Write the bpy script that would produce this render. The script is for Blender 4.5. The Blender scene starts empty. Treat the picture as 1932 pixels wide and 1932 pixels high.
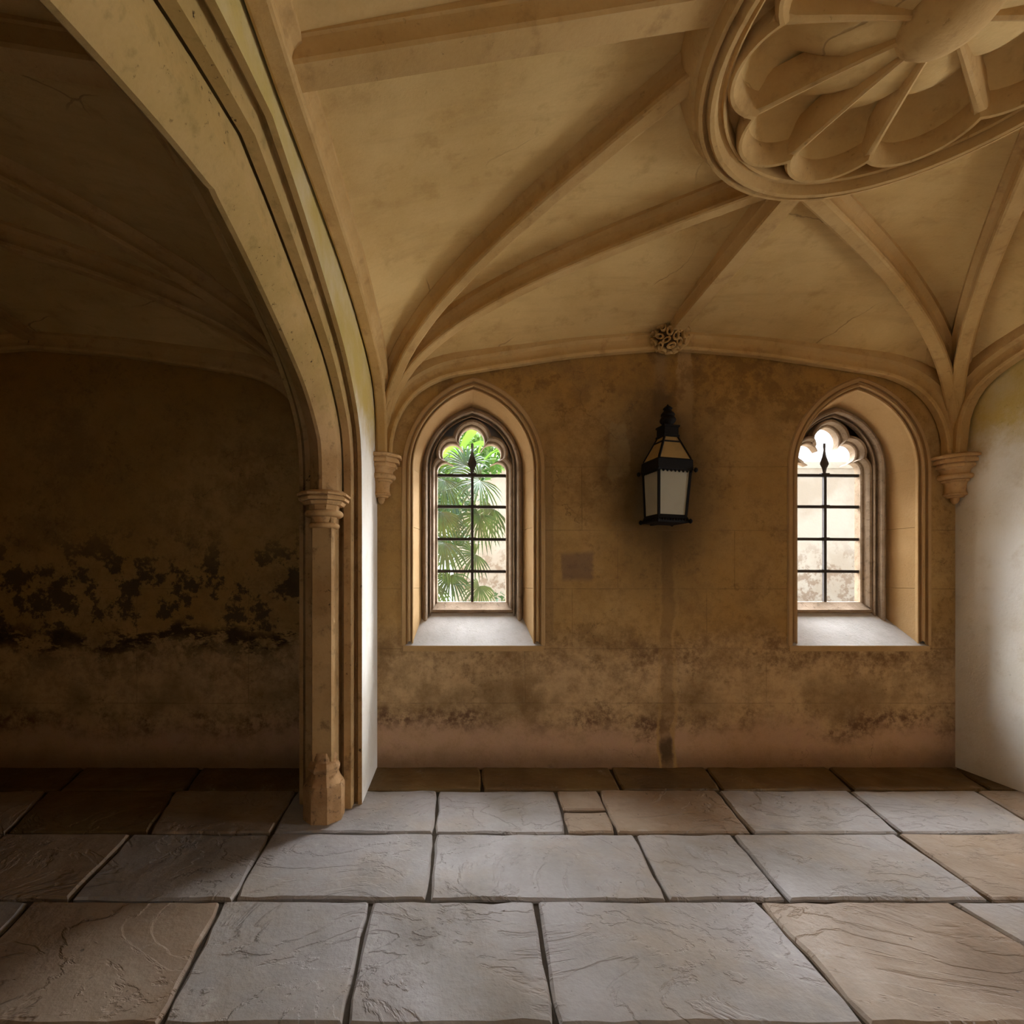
import bpy, bmesh, math, random
from math import pi, sin, cos, sqrt, atan2, acos, radians
from mathutils import Vector, Matrix

random.seed(7)
SC = bpy.context.scene
COL = SC.collection

# ------------------------------------------------------------------ camera, sky, sun, exposure
H = 1.4875            # eye height
F = 920.0             # focal length in pixels of the 1932 px frame
CU, CV = 858.0, 1090.0  # vanishing point of the wall normals
cam = bpy.data.cameras.new('camera')
cam.sensor_width = 36.0
cam.sensor_fit = 'HORIZONTAL'
cam.lens = F / 1932 * 36
cam.shift_x = (966 - CU) / 1932
cam.shift_y = (CV - 966) / 1932
cam.clip_start = 0.02
cam_ob = bpy.data.objects.new('camera', cam)
cam_ob.location = (0, 0, H)
cam_ob.rotation_euler = (pi / 2, 0, 0)
COL.objects.link(cam_ob)
SC.camera = cam_ob

world = bpy.data.worlds.new('sky')
SC.world = world
world.use_nodes = True
bg = world.node_tree.nodes['Background']
bg.inputs[0].default_value = (0.93, 0.965, 1.0, 1)
bg.inputs[1].default_value = 1.2

sun = bpy.data.lights.new('sun', 'SUN')
sun.energy = 47.0
sun.angle = radians(105)      # bright thin cloud
sun.color = (0.93, 0.96, 1.0)
sun_ob = bpy.data.objects.new('sun', sun)
_az, _el = radians(22), radians(38)   # from beyond the window wall, to the right
_d = Vector((sin(_az) * cos(_el), cos(_az) * cos(_el), sin(_el)))
sun_ob.rotation_euler = _d.to_track_quat('Z', 'Y').to_euler()
sun_ob.location = (6, 14, 12)
COL.objects.link(sun_ob)

# daylight through the open doorway at the right end of the passage
door = bpy.data.lights.new('end_doorway_daylight', 'AREA')
door.shape = 'RECTANGLE'; door.size = 2.3; door.size_y = 1.4
door.energy = 115.0; door.color = (0.90, 0.95, 1.0)
door_ob = bpy.data.objects.new('end_doorway_daylight', door)
door_ob.location = (7.55, 2.1, 1.25); door_ob.rotation_euler = (0, pi / 2, 0)
COL.objects.link(door_ob)

SC.view_settings.view_transform = 'Standard'
SC.view_settings.look = 'None'
SC.view_settings.gamma = 1.0
SC.view_settings.use_curve_mapping = False
SC.view_settings.exposure = 0.95
SC.cycles.use_denoising = True
SC.cycles.max_bounces = 6
SC.cycles.diffuse_bounces = 5
SC.cycles.glossy_bounces = 2
SC.cycles.transmission_bounces = 2
SC.cycles.use_adaptive_sampling = True
SC.cycles.adaptive_threshold = 0.08
SC.cycles.adaptive_min_samples = 20
SC.cycles.sample_clamp_indirect = 6.0
SC.cycles.caustics_reflective = False
SC.cycles.caustics_refractive = False

# ------------------------------------------------------------------ layout (metres)
YW = 3.833                       # window wall
XB = 1.6625                      # centre of the main bay
XP = -0.815                      # pier between left bay and main bay
XP2 = 2 * XB - XP                # right pier
YC = 1.633                       # centre line of the passage
YN = 2 * YC - YW                 # court wall
XC = -0.55                       # rib springing
YS = 3.78

def px(u, v, d):
    return Vector(((u - CU) / F * d, d, H + (CV - v) / F * d))

def fl(u, v):
    d = F * H / (v - CV)
    return ((u - CU) / F * d, d)

# ------------------------------------------------------------------ node helper
class NT:
    def __init__(s, name):
        s.m = bpy.data.materials.new(name)
        s.m.use_nodes = True
        s.t = s.m.node_tree
        s.b = s.t.nodes['Principled BSDF']
        s.pos = s.n('ShaderNodeNewGeometry').outputs['Position']
        sx = s.n('ShaderNodeSeparateXYZ')
        s.l(s.pos, sx.inputs[0])
        s.x, s.y, s.z = sx.outputs
    def n(s, t):
        return s.t.nodes.new(t)
    def l(s, a, b):
        if isinstance(a, (int, float)):
            b.default_value = a
        elif isinstance(a, tuple):
            b.default_value = (*a, 1) if len(a) == 3 and len(b.default_value) == 4 else a
        else:
            s.t.links.new(a, b)
    def math(s, op, a, b=0.0, c=None, clamp=False):
        k = s.n('ShaderNodeMath'); k.operation = op; k.use_clamp = clamp
        s.l(a, k.inputs[0]); s.l(b, k.inputs[1])
        if c is not None: s.l(c, k.inputs[2])
        return k.outputs[0]
    def add(s, a, b): return s.math('ADD', a, b)
    def mul(s, a, b): return s.math('MULTIPLY', a, b)
    def sub(s, a, b): return s.math('SUBTRACT', a, b)
    def step(s, v, a, b, lo=0.0, hi=1.0):
        k = s.n('ShaderNodeMapRange'); k.interpolation_type = 'SMOOTHSTEP'
        s.l(v, k.inputs[0]); k.inputs[1].default_value = a; k.inputs[2].default_value = b
        k.inputs[3].default_value = lo; k.inputs[4].default_value = hi
        return k.outputs[0]
    def noise(s, scale, detail=5.0, rough=0.55, vec=None, stretch=None, dist=0.0):
        v = s.pos if vec is None else vec
        if stretch:
            m = s.n('ShaderNodeVectorMath'); m.operation = 'MULTIPLY'
            s.l(v, m.inputs[0]); m.inputs[1].default_value = stretch
            v = m.outputs[0]
        k = s.n('ShaderNodeTexNoise')
        s.l(v, k.inputs['Vector']); k.inputs['Scale'].default_value = scale
        k.inputs['Detail'].default_value = detail; k.inputs['Roughness'].default_value = rough
        k.inputs['Distortion'].default_value = dist
        return k.outputs[0]
    def mix(s, f, a, b, mode='MIX'):
        k = s.n('ShaderNodeMix'); k.data_type = 'RGBA'; k.blend_type = mode
        s.l(f, k.inputs[0]); s.l(a, k.inputs[6]); s.l(b, k.inputs[7])
        return k.outputs[2]
    def band(s, v, a, b, e):
        return s.mul(s.step(v, a - e, a + e), s.step(v, b - e, b + e, 1.0, 0.0))
    def finish(s, col, rough=0.9, bump=None, dist=0.01, strength=0.6, spec=0.15):
        s.l(col, s.b.inputs['Base Color']); s.l(rough, s.b.inputs['Roughness'])
        s.b.inputs['Specular IOR Level'].default_value = spec
        if bump is not None:
            k = s.n('ShaderNodeBump'); k.inputs['Strength'].default_value = strength
            k.inputs['Distance'].default_value = dist
            s.l(bump, k.inputs['Height']); s.t.links.new(k.outputs[0], s.b.inputs['Normal'])
        return s.m

def stone(name, a, b, dark, dark_amt=0.5, sc=1.0, pits=0.5, upper_tint=None, cracks=False):
    t = NT(name)
    n1 = t.noise(1.6 * sc, 6, 0.6)
    n2 = t.noise(7 * sc, 6, 0.65)
    n3 = t.noise(70, 3, 0.6)
    c = t.mix(t.step(n1, 0.35, 0.65), a, b)
    c = t.mix(t.mul(t.step(n2, 0.52, 0.72), dark_amt), c, dark)
    if upper_tint:      # yellow tint on the upper stones, growing with height
        c = t.mix(t.mul(t.step(t.add(t.z, t.mul(t.sub(n2, 0.5), 0.5)), 2.30, 2.70), t.step(n1, 0.3, 0.6, upper_tint * 0.7, upper_tint)), c, (0.52, 0.39, 0.12))
    pit = t.mul(t.step(t.noise(38, 4, 0.7), 0.62, 0.70), t.step(n1, 0.42, 0.6))
    c = t.mix(t.mul(pit, pits), c, tuple(x * 0.35 for x in dark))
    c = t.mix(0.25, c, t.mix(n3, (0.25, 0.25, 0.25), (0.75, 0.75, 0.75)), 'SOFT_LIGHT')
    h = t.add(t.mul(n3, 0.35), t.sub(t.mul(n2, 0.5), t.mul(pit, 0.5)))
    if cracks:     # hairline joints and cracks, brushed streaks in the limewash
        v = t.n('ShaderNodeTexVoronoi'); v.feature = 'DISTANCE_TO_EDGE'
        vm = t.n('ShaderNodeVectorMath'); vm.operation = 'ADD'
        nz = t.n('ShaderNodeTexNoise'); nz.inputs['Scale'].default_value = 1.6; nz.inputs['Detail'].default_value = 5
        sc_ = t.n('ShaderNodeVectorMath'); sc_.operation = 'MULTIPLY'; sc_.inputs[1].default_value = (.4, .4, .4)
        t.l(t.pos, nz.inputs['Vector']); t.l(nz.outputs[1], sc_.inputs[0]); t.l(t.pos, vm.inputs[0]); t.l(sc_.outputs[0], vm.inputs[1])
        t.l(vm.outputs[0], v.inputs['Vector']); v.inputs['Scale'].default_value = 0.8
        ck = t.mul(t.step(v.outputs[0], 0.001, 0.004, 1.0, 0.0), t.step(t.noise(1.3, 3), 0.48, 0.58))
        c = t.mix(t.mul(ck, 0.5), c, (0.20, 0.115, 0.045))
        st = t.noise(5, 6, 0.65, None, (0.35, 2.2, 1.0))
        c = t.mix(t.step(st, 0.45, 0.75, 0.0, 0.4), c, (0.44, 0.28, 0.11))
        h = t.sub(h, t.mul(ck, 0.6))
    return t.finish(c, 0.9, h, 0.008, 0.5)

M = {}
M['vault'] = stone('vault_plaster', (0.66, 0.465, 0.20), (0.57, 0.385, 0.15), (0.42, 0.26, 0.09), 0.5, 1.0, 0.12, None, True)
M['rib'] = stone('rib_stone', (0.56, 0.37, 0.155), (0.47, 0.295, 0.11), (0.30, 0.17, 0.06), 0.55, 1.3, 0.3)
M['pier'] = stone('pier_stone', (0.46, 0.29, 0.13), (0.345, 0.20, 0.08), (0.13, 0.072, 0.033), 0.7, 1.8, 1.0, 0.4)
M['face'] = stone('lit_arch_face_stone', (0.76, 0.73, 0.67), (0.70, 0.65, 0.56), (0.56, 0.48, 0.36), 0.4, 1.2, 0.2, 1.0)  # light falling on these faces is partly put into the pale colour
M['capital'] = stone('capital_stone', (0.56, 0.36, 0.17), (0.46, 0.27, 0.11), (0.22, 0.12, 0.055), 0.6, 3.0, 0.7)
M['reveal'] = stone('window_reveal_stone', (0.47, 0.305, 0.145), (0.43, 0.27, 0.12), (0.34, 0.20, 0.085), 0.3, 1.2, 0.05)
M['frame'] = stone('window_frame_stone', (0.34, 0.255, 0.18), (0.25, 0.18, 0.12), (0.11, 0.075, 0.05), 0.6, 4.0, 0.6)
M['sill'] = stone('sill_stone', (0.50, 0.48, 0.46), (0.43, 0.41, 0.385), (0.36, 0.32, 0.27), 0.4, 3.0, 0.15)
M['base'] = stone('worn_base_stone', (0.48, 0.29, 0.14), (0.34, 0.19, 0.085), (0.11, 0.065, 0.04), 0.8, 4.0, 0.9)

def wall_mat(name, mode):
    t = NT(name)
    warp = t.noise(3.5, 6, 0.65)
    warp2 = t.noise(1.1, 4, 0.6)
    fine = t.noise(22, 6, 0.7)
    xw = t.add(t.x, t.mul(t.sub(warp, 0.5), 0.16))
    zw = t.add(t.z, t.mul(t.sub(warp, 0.5), 0.30))
    zz = t.add(zw, t.mul(t.sub(warp2, 0.5), 0.30))
    big = t.noise(0.9, 3, 0.5)
    fine2 = t.noise(9, 8, 0.75)
    gr = t.add(t.mul(fine, 0.5), t.mul(fine2, 0.5))
    c = t.mix(t.step(warp2, 0.3, 0.7), (0.35, 0.205, 0.065), (0.46, 0.295, 0.12))
    low = t.step(zz, 0.75, 1.15, 1.0, 0.0)                       # paler lower zone, floor bounce partly put into its colour
    c = t.mix(t.mul(low, 0.75), c, (0.60, 0.42, 0.235))
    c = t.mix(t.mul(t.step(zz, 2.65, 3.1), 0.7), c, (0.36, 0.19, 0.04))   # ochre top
    c = t.mix(t.mul(t.step(fine2, 0.42, 0.70), 0.5), c, (0.23, 0.13, 0.05))
    c = t.mix(t.mul(t.step(t.noise(2.2, 8, 0.72), 0.48, 0.66), 0.6), c, (0.20, 0.115, 0.045))
    speck = t.mul(t.step(fine, 0.50, 0.68), t.step(t.noise(2.4, 4), 0.45, 0.62))
    band1 = t.mul(t.band(zz, 0.74, 1.06, 0.16), t.step(big, 0.40, 0.62, 0.25, 1.0))
    c = t.mix(t.mul(t.mul(band1, t.step(gr, 0.38, 0.62)), 0.75), c, (0.13, 0.065, 0.03))
    c = t.mix(t.mul(speck, 0.5), c, (0.14, 0.08, 0.035))
    low2 = t.mul(t.band(zz, 0.42, 0.66, 0.14), t.step(t.noise(1.3, 5, 0.6), 0.47, 0.62))
    c = t.mix(t.mul(low2, 0.65), c, (0.17, 0.10, 0.04))
    pk = t.mul(t.step(zz, 0.24, 0.42, 1.0, 0.0), t.step(fine2, 0.35, 0.6, 1.0, 0.55))    # pinkish rising damp
    c = t.mix(t.mul(pk, 0.8), c, (0.48, 0.29, 0.20))
    tide = t.mul(t.band(zz, 0.29, 0.44, 0.07), t.step(t.noise(1.7, 4, 0.6), 0.42, 0.60, 0.15, 1.0))
    c = t.mix(t.mul(tide, t.step(gr, 0.40, 0.58, 0.05, 0.85)), c, (0.10, 0.045, 0.025))
    c = t.mix(t.mul(t.step(t.add(t.z, t.mul(t.sub(warp, 0.5), 0.16)), 0.02, 0.20, 1.0, 0.0), 0.6), c, (0.13, 0.07, 0.03))
    line = None
    if mode == 'main':
        # making-good strip of a chased conduit below and above the lantern
        strip = t.mul(t.band(xw, 1.63, 1.72, 0.012), t.step(t.z, 1.75, 1.95, 1.0, 0.0))
        c = t.mix(t.mul(strip, 0.5), c, (0.22, 0.13, 0.055))
        edge = t.mul(t.math('MAXIMUM', t.band(xw, 1.72, 1.745, 0.008), t.band(xw, 1.605, 1.63, 0.008)), t.step(t.z, 0.1, 0.6, 0.9, 0.35))
        c = t.mix(t.mul(edge, t.step(t.z, 1.6, 1.8, 1.0, 0.0)), c, (0.42, 0.26, 0.10))
        blk = t.mul(t.band(xw, 1.63, 1.72, 0.02), t.band(zw, 0.06, 0.26, 0.06))
        c = t.mix(t.mul(blk, 0.8), c, (0.06, 0.035, 0.015))
        up = t.mul(t.band(xw, 1.76, 1.87, 0.012), t.step(t.z, 2.45, 2.6))
        c = t.mix(t.mul(up, 0.85), c, (0.46, 0.29, 0.125))
        up2 = t.mul(t.band(xw, 1.58, 1.68, 0.04), t.step(t.z, 2.5, 2.7))
        c = t.mix(t.mul(up2, 0.6), c, (0.34, 0.22, 0.11))
        hole = t.mul(t.band(xw, 1.55, 1.72, 0.03), t.band(zw, 2.74, 2.96, 0.04))
        c = t.mix(t.mul(hole, 0.75), c, (0.09, 0.06, 0.035))
        # soot around the lantern
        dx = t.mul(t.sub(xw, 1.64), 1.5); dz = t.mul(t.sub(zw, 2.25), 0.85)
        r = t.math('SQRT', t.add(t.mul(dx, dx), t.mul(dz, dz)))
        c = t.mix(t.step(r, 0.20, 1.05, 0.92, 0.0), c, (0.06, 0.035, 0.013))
        # pale square patch left of the lantern, purple-brown square to the lower left
        sq = t.mul(t.band(xw, 1.22, 1.36, 0.012), t.band(zw, 2.28, 2.72, 0.02))
        c = t.mix(t.mul(sq, 0.35), c, (0.30, 0.22, 0.11))
        sq2 = t.mul(t.band(xw, 0.855, 1.085, 0.015), t.band(t.add(t.z, t.mul(t.sub(warp, 0.5), 0.06)), 1.47, 1.69, 0.025))
        c = t.mix(t.mul(sq2, 0.7), c, (0.17, 0.105, 0.07))
        # darker dirt margin right of the window surround
        mg = t.mul(t.band(t.x, 0.70, 0.775, 0.008), t.band(t.z, 1.0, 2.5, 0.2))
        c = t.mix(t.mul(mg, 0.5), c, (0.22, 0.14, 0.07))
        # left of the lantern, dark ochre corners under the vault
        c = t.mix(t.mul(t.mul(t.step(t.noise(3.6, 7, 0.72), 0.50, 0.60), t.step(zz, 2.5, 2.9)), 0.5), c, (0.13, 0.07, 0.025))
        lines = [(0.93, 0), (0.50, 0), (1.40, 0), (1.86, 0), (2.36, 0)]
        vl = [(0.92, 0.93, 1.40), (1.98, 0.93, 1.40), (0.55, 0.5, 0.93), (2.45, 0.5, 0.93), (1.28, 1.40, 1.86), (1.0, 1.86, 2.36), (2.2, 1.4, 1.86)]
    else:
        # black mould and peeling paint in the dark bay
        m1 = t.mul(t.step(t.noise(5.0, 8, 0.72), 0.50, 0.56), t.band(zz, 0.9, 1.75, 0.25))
        c = t.mix(t.mul(m1, 0.85), c, (0.05, 0.04, 0.028))
        m2 = t.mul(t.step(t.noise(4.0, 7, 0.7, None, (1, 1, 2.2)), 0.47, 0.53), t.band(zz, 0.93, 1.08, 0.05))
        c = t.mix(t.mul(m2, 0.9), c, (0.03, 0.02, 0.012))
        lines = [(0.5, 0), (1.40, 0)]
        vl = [(-1.62, 0.5, 1.4), (-2.5, 0.5, 1.4)]
    acc = 0.0
    for z0, _ in lines:
        acc = t.math('MAXIMUM', acc, t.step(t.math('ABSOLUTE', t.sub(t.z, z0)), 0.001, 0.005, 1.0, 0.0))
    for x0, za, zb in vl:
        acc = t.math('MAXIMUM', acc, t.mul(t.step(t.math('ABSOLUTE', t.sub(t.x, x0)), 0.001, 0.005, 1.0, 0.0), t.band(t.z, za, zb, 0.002)))
    c = t.mix(t.mul(acc, t.step(warp, 0.4, 0.6, 0.1, 0.5)), c, (0.17, 0.105, 0.05))
    # hairline cracks
    v = t.n('ShaderNodeTexVoronoi'); v.feature = 'DISTANCE_TO_EDGE'
    vm = t.n('ShaderNodeVectorMath'); vm.operation = 'ADD'
    nz = t.n('ShaderNodeTexNoise'); nz.inputs['Scale'].default_value = 2.5; nz.inputs['Detail'].default_value = 6
    t.l(t.pos, nz.inputs['Vector']); t.l(t.pos, vm.inputs[0]); t.l(nz.outputs[1], vm.inputs[1])
    t.l(vm.outputs[0], v.inputs['Vector']); v.inputs['Scale'].default_value = 1.7
    crack = t.mul(t.step(v.outputs[0], 0.002, 0.007, 1.0, 0.0), t.step(warp2, 0.5, 0.6))
    c = t.mix(t.mul(crack, 0.45), c, (0.12, 0.075, 0.04))
    c = t.mix(0.3, c, t.mix(t.noise(90, 3, 0.7), (0.2, 0.2, 0.2), (0.8, 0.8, 0.8)), 'SOFT_LIGHT')
    h = t.sub(t.add(t.mul(fine, 0.5), t.mul(warp, 0.6)), t.add(t.mul(acc, 0.35), t.mul(crack, 0.3)))
    return t.finish(c, 0.93, h, 0.012, 0.5)

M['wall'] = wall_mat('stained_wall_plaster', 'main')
M['wall_left_bay'] = wall_mat('mouldy_wall_plaster', 'left')

def flag_mat(name, a, b, warm, wamt):
    t = NT(name)
    n1 = t.noise(1.7, 5, 0.6)
    lay = t.noise(1.25, 7, 0.58, None, (1, 1.5, 1), 0.8)
    q = t.mul(lay, 9.0)
    fr = t.math('FRACT', q)
    stepv = t.add(t.math('FLOOR', q), t.step(fr, 0.0, 0.22))
    edge = t.mul(t.step(fr, 0.0, 0.07, 1.0, 0.0), t.step(t.noise(1.8, 4), 0.50, 0.60))
    n3 = t.noise(45, 4, 0.65)
    c = t.mix(t.step(n1, 0.35, 0.66), a, b)
    c = t.mix(t.mul(t.step(t.noise(1.6, 7, 0.62), 0.44, 0.66), wamt), c, warm)
    c = t.mix(t.mul(t.step(t.noise(3.3, 7, 0.7), 0.5, 0.7), 0.45), c, tuple(x * 0.55 for x in a))
    c = t.mix(t.mul(edge, 0.5), c, tuple(x * 0.45 for x in warm))
    c = t.mix(t.mul(t.step(t.noise(0.9, 4, 0.55), 0.50, 0.66), 0.55), c, tuple(x * 0.52 for x in warm))
    pale = t.mul(t.step(t.noise(5, 7, 0.7), 0.60, 0.72), 0.22)
    c = t.mix(pale, c, (0.62, 0.58, 0.53))
    pit = t.step(t.noise(30, 2, 0.5), 0.72, 0.76)
    c = t.mix(t.mul(pit, 0.7), c, (0.08, 0.06, 0.05))
    c = t.mix(0.3, c, t.mix(n3, (0.25, 0.25, 0.25), (0.75, 0.75, 0.75)), 'SOFT_LIGHT')
    h = t.add(t.mul(stepv, 0.30), t.add(t.mul(n3, 0.10), t.mul(t.noise(4, 7, 0.6), 1.1)))
    return t.finish(c, t.step(n1, 0.3, 0.7, 0.5, 0.75), h, 0.02, 0.8, 0.35)

M['flag'] = flag_mat('grey_flagstone', (0.36, 0.335, 0.325), (0.30, 0.275, 0.26), (0.34, 0.265, 0.19), 0.5)
M['flag_warm'] = flag_mat('brown_flagstone', (0.34, 0.26, 0.19), (0.28, 0.205, 0.145), (0.24, 0.15, 0.08), 0.6)
M['flag_edge'] = flag_mat('shaded_wall_flagstone', (0.17, 0.105, 0.035), (0.125, 0.07, 0.021), (0.09, 0.048, 0.014), 0.6)  # brown flags at the wall foot, shade there put into the dark colour

def plain(name, col, rough=0.6, spec=0.3, var=0.25, sc=30, metal=0.0):
    t = NT(name)
    c = t.mix(t.mul(t.step(t.noise(sc, 4, 0.65), 0.4, 0.7), var), col, tuple(x * 0.5 for x in col))
    t.b.inputs['Metallic'].default_value = metal
    return t.finish(c, rough, t.noise(sc * 3, 3), 0.003, 0.3, spec)

M['mortar'] = plain('dark_joint_dirt', (0.06, 0.045, 0.032), 0.95, 0.1, 0.5, 40)
M['iron'] = plain('rusted_iron', (0.045, 0.036, 0.032), 0.65, 0.35, 0.5, 60)
M['black'] = plain('black_painted_iron', (0.007, 0.005, 0.004), 0.7, 0.12, 0.5, 50)
M['opal'] = plain('frosted_pane', (0.29, 0.265, 0.20), 0.35, 0.4, 0.12, 9)
M['amber'] = plain('amber_pane', (0.27, 0.17, 0.06), 0.5, 0.2, 0.25, 14)
M['bark'] = plain('bark', (0.10, 0.07, 0.045), 0.9, 0.1, 0.5, 25)
M['lawn'] = plain('gravel_path', (0.30, 0.28, 0.24), 0.95, 0.1, 0.3, 3)

def leaf_mat(name, a, b, rough=0.4, trans=0.35, sc=3.0, spec=0.5):
    t = NT(name)
    c = t.mix(t.step(t.noise(sc, 3), 0.38, 0.62), a, b)
    t.finish(c, rough, None, 0, 0, spec)
    tr = t.n('ShaderNodeBsdfTranslucent')
    t.l(c, tr.inputs[0])
    mx = t.n('ShaderNodeMixShader'); mx.inputs[0].default_value = trans
    t.t.links.new(t.b.outputs[0], mx.inputs[1]); t.t.links.new(tr.outputs[0], mx.inputs[2])
    out = t.t.nodes['Material Output']
    t.t.links.new(mx.outputs[0], out.inputs[0])
    return t.m
M['palm'] = leaf_mat('palm_leaf', (0.008, 0.034, 0.012), (0.02, 0.062, 0.015), 0.30, 0.10, 5.0, 0.6)
M['tree'] = leaf_mat('tree_leaf', (0.05, 0.12, 0.02), (0.09, 0.17, 0.025), 0.5, 0.25, 2.0, 0.3)
M['shrub'] = leaf_mat('shrub_leaf', (0.018, 0.045, 0.013), (0.032, 0.07, 0.018), 0.5, 0.15, 2.0, 0.3)
M['strap'] = leaf_mat('strap_leaf', (0.08, 0.18, 0.02), (0.12, 0.23, 0.025), 0.4, 0.28, 3.0, 0.4)
_t = NT('pale_stone_facade')
_c = _t.mix(_t.step(_t.noise(0.7, 5), 0.4, 0.65), (0.40, 0.365, 0.32), (0.34, 0.295, 0.245))
_c = _t.mix(_t.mul(_t.step(_t.noise(2.2, 8, 0.72), 0.48, 0.58), _t.step(_t.z, 1.6, 3.4, 0.75, 0.0)), _c, (0.20, 0.14, 0.10))
M['facade'] = _t.finish(_c, 0.9, _t.noise(8, 4), 0.02, 0.4)

# ------------------------------------------------------------------ mesh helpers
def tagit(o, label=None, cat=None, group=None, kind=None):
    if label: o['label'] = label
    if cat: o['category'] = cat
    if group: o['group'] = group
    if kind: o['kind'] = kind
    return o

ORIG = {}
def empty(name, loc, label=None, cat=None, group=None, kind=None):
    o = bpy.data.objects.new(name, None)
    o.location = loc; o.empty_display_size = 0.1
    COL.objects.link(o)
    ORIG[o] = Vector(loc)
    return tagit(o, label, cat, group, kind)

def mesh(name, verts, faces, mat, parent=None, smooth=None, label=None):
    """verts in world coordinates; made local to the parent's (unrotated) origin"""
    og = ORIG.get(parent, Vector((0, 0, 0))) if parent else Vector((0, 0, 0))
    me = bpy.data.meshes.new(name)
    me.from_pydata([tuple(Vector(v) - og) for v in verts], [], faces)
    bm = bmesh.new(); bm.from_mesh(me)
    bmesh.ops.remove_doubles(bm, verts=bm.verts, dist=1e-5)
    bmesh.ops.recalc_face_normals(bm, faces=bm.faces)
    bm.to_mesh(me); bm.free()
    if smooth is not None:
        for p in me.polygons: p.use_smooth = True
        me.set_sharp_from_angle(angle=radians(smooth))
    me.materials.append(mat)
    o = bpy.data.objects.new(name, me)
    COL.objects.link(o)
    if parent:
        o.parent = parent
        ORIG[o] = og
    if label: o['label'] = label
    return o

class MB:
    def __init__(s): s.v = []; s.f = []
    def add(s, vs, fs):
        k = len(s.v); s.v += [tuple(v) for v in vs]; s.f += [tuple(i + k for i in f) for f in fs]
        return s
    def box(s, c, size, rot=None):
        hx, hy, hz = [a / 2 for a in size]
        vs = [Vector((x, y, z)) for x in (-hx, hx) for y in (-hy, hy) for z in (-hz, hz)]
        if rot is not None: vs = [rot @ v for v in vs]
        c = Vector(c)
        return s.add([v + c for v in vs], [(0, 1, 3, 2), (4, 6, 7, 5), (0, 4, 5, 1), (2, 3, 7, 6), (0, 2, 6, 4), (1, 5, 7, 3)])
    def rings(s, rings, closed=True, caps=True):
        n = len(rings[0]); vs = [p for r in rings for p in r]; fs = []
        for i in range(len(rings) - 1):
            for j in range(n if closed else n - 1):
                a = i * n + j; b = i * n + (j + 1) % n
                fs.append((a, b, b + n, a + n))
        if caps and closed:
            fs.append(tuple(range(n))[::-1]); fs.append(tuple((len(rings) - 1) * n + j for j in range(n)))
        return s.add(vs, fs)
    def lathe(s, c, prof, seg=16, phase=0.0, caps=True, sx=1.0, sy=1.0):
        c = Vector(c)
        return s.rings([[c + Vector((r * sx * cos(2 * pi * (k + phase) / seg), r * sy * sin(2 * pi * (k + phase) / seg), z)) for k in range(seg)] for r, z in prof], True, caps)
    def bar(s, a, b, w, h=None, up=Vector((0, 0, 1))):
        a, b = Vector(a), Vector(b); h = w if h is None else h
        t = (b - a).normalized()
        if abs(t.dot(up)) > 0.98: up = Vector((0, 1, 0))
        l = t.cross(up).normalized(); u = l.cross(t)
        return s.rings([[p + l * (w / 2 * i) + u * (h / 2 * j) for i, j in ((-1, -1), (1, -1), (1, 1), (-1, 1))] for p in (a, b)])
    def tube(s, pts, r, seg=8):
        pts = [Vector(p) for p in pts]; rs = r if isinstance(r, list) else [r] * len(pts); out = []
        for i, p in enumerate(pts):
            t = (pts[min(i + 1, len(pts) - 1)] - pts[max(i - 1, 0)]).normalized()
            ref = Vector((0, 0, 1)) if abs(t.z) < 0.9 else Vector((0, 1, 0))
            l = t.cross(ref).normalized(); u = l.cross(t)
            out.append([p + (l * cos(2 * pi * k / seg) + u * sin(2 * pi * k / seg)) * rs[i] for k in range(seg)])
        return s.rings(out)
    def build(s, name, mat, parent=None, smooth=None, label=None):
        return mesh(name, s.v, s.f, mat, parent, smooth, label)

def spline(pts, n):
    """Catmull-Rom through 2D/3D points, resampled evenly by chord parameter"""
    P = [Vector(p) for p in pts]; P = [P[0] * 2 - P[1]] + P + [P[-1] * 2 - P[-2]]
    raw = []
    for i in range(1, len(P) - 2):
        a, b, c, d = P[i - 1:i + 3]
        ta = 0.0; tb = ta + max((b - a).length, 1e-6) ** .5; tc = tb + max((c - b).length, 1e-6) ** .5; td = tc + max((d - c).length, 1e-6) ** .5
        for k in range(12):
            t = tb + (tc - tb) * k / 12
            A1 = a * ((tb - t) / (tb - ta)) + b * ((t - ta) / (tb - ta))
            A2 = b * ((tc - t) / (tc - tb)) + c * ((t - tb) / (tc - tb))
            A3 = c * ((td - t) / (td - tc)) + d * ((t - tc) / (td - tc))
            B1 = A1 * ((tc - t) / (tc - ta)) + A2 * ((t - ta) / (tc - ta))
            B2 = A2 * ((td - t) / (td - tb)) + A3 * ((t - tb) / (td - tb))
            raw.append(B1 * ((tc - t) / (tc - tb)) + B2 * ((t - tb) / (tc - tb)))
    raw.append(P[-2].copy())
    L = [0.0]
    for a, b in zip(raw, raw[1:]): L.append(L[-1] + (b - a).length)
    out = []; j = 0
    for k in range(n):
        t = L[-1] * k / (n - 1)
        while j < len(L) - 2 and L[j + 1] < t: j += 1
        f = (t - L[j]) / max(L[j + 1] - L[j], 1e-9)
        out.append(raw[j].lerp(raw[j + 1], min(max(f, 0), 1)))
    return out

def fill(loops):
    """triangulate planar loops (outer + holes) -> verts, faces"""
    bm = bmesh.new(); es = []
    for lp in loops:
        vs = [bm.verts.new(p) for p in lp]
        for a, b in zip(vs, vs[1:] + vs[:1]): es.append(bm.edges.new((a, b)))
    bmesh.ops.triangle_fill(bm, use_beauty=True, edges=es)
    bm.verts.index_update()
    r = [v.co.copy() for v in bm.verts], [tuple(v.index for v in f.verts) for f in bm.faces]
    bm.free()
    return r

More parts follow.
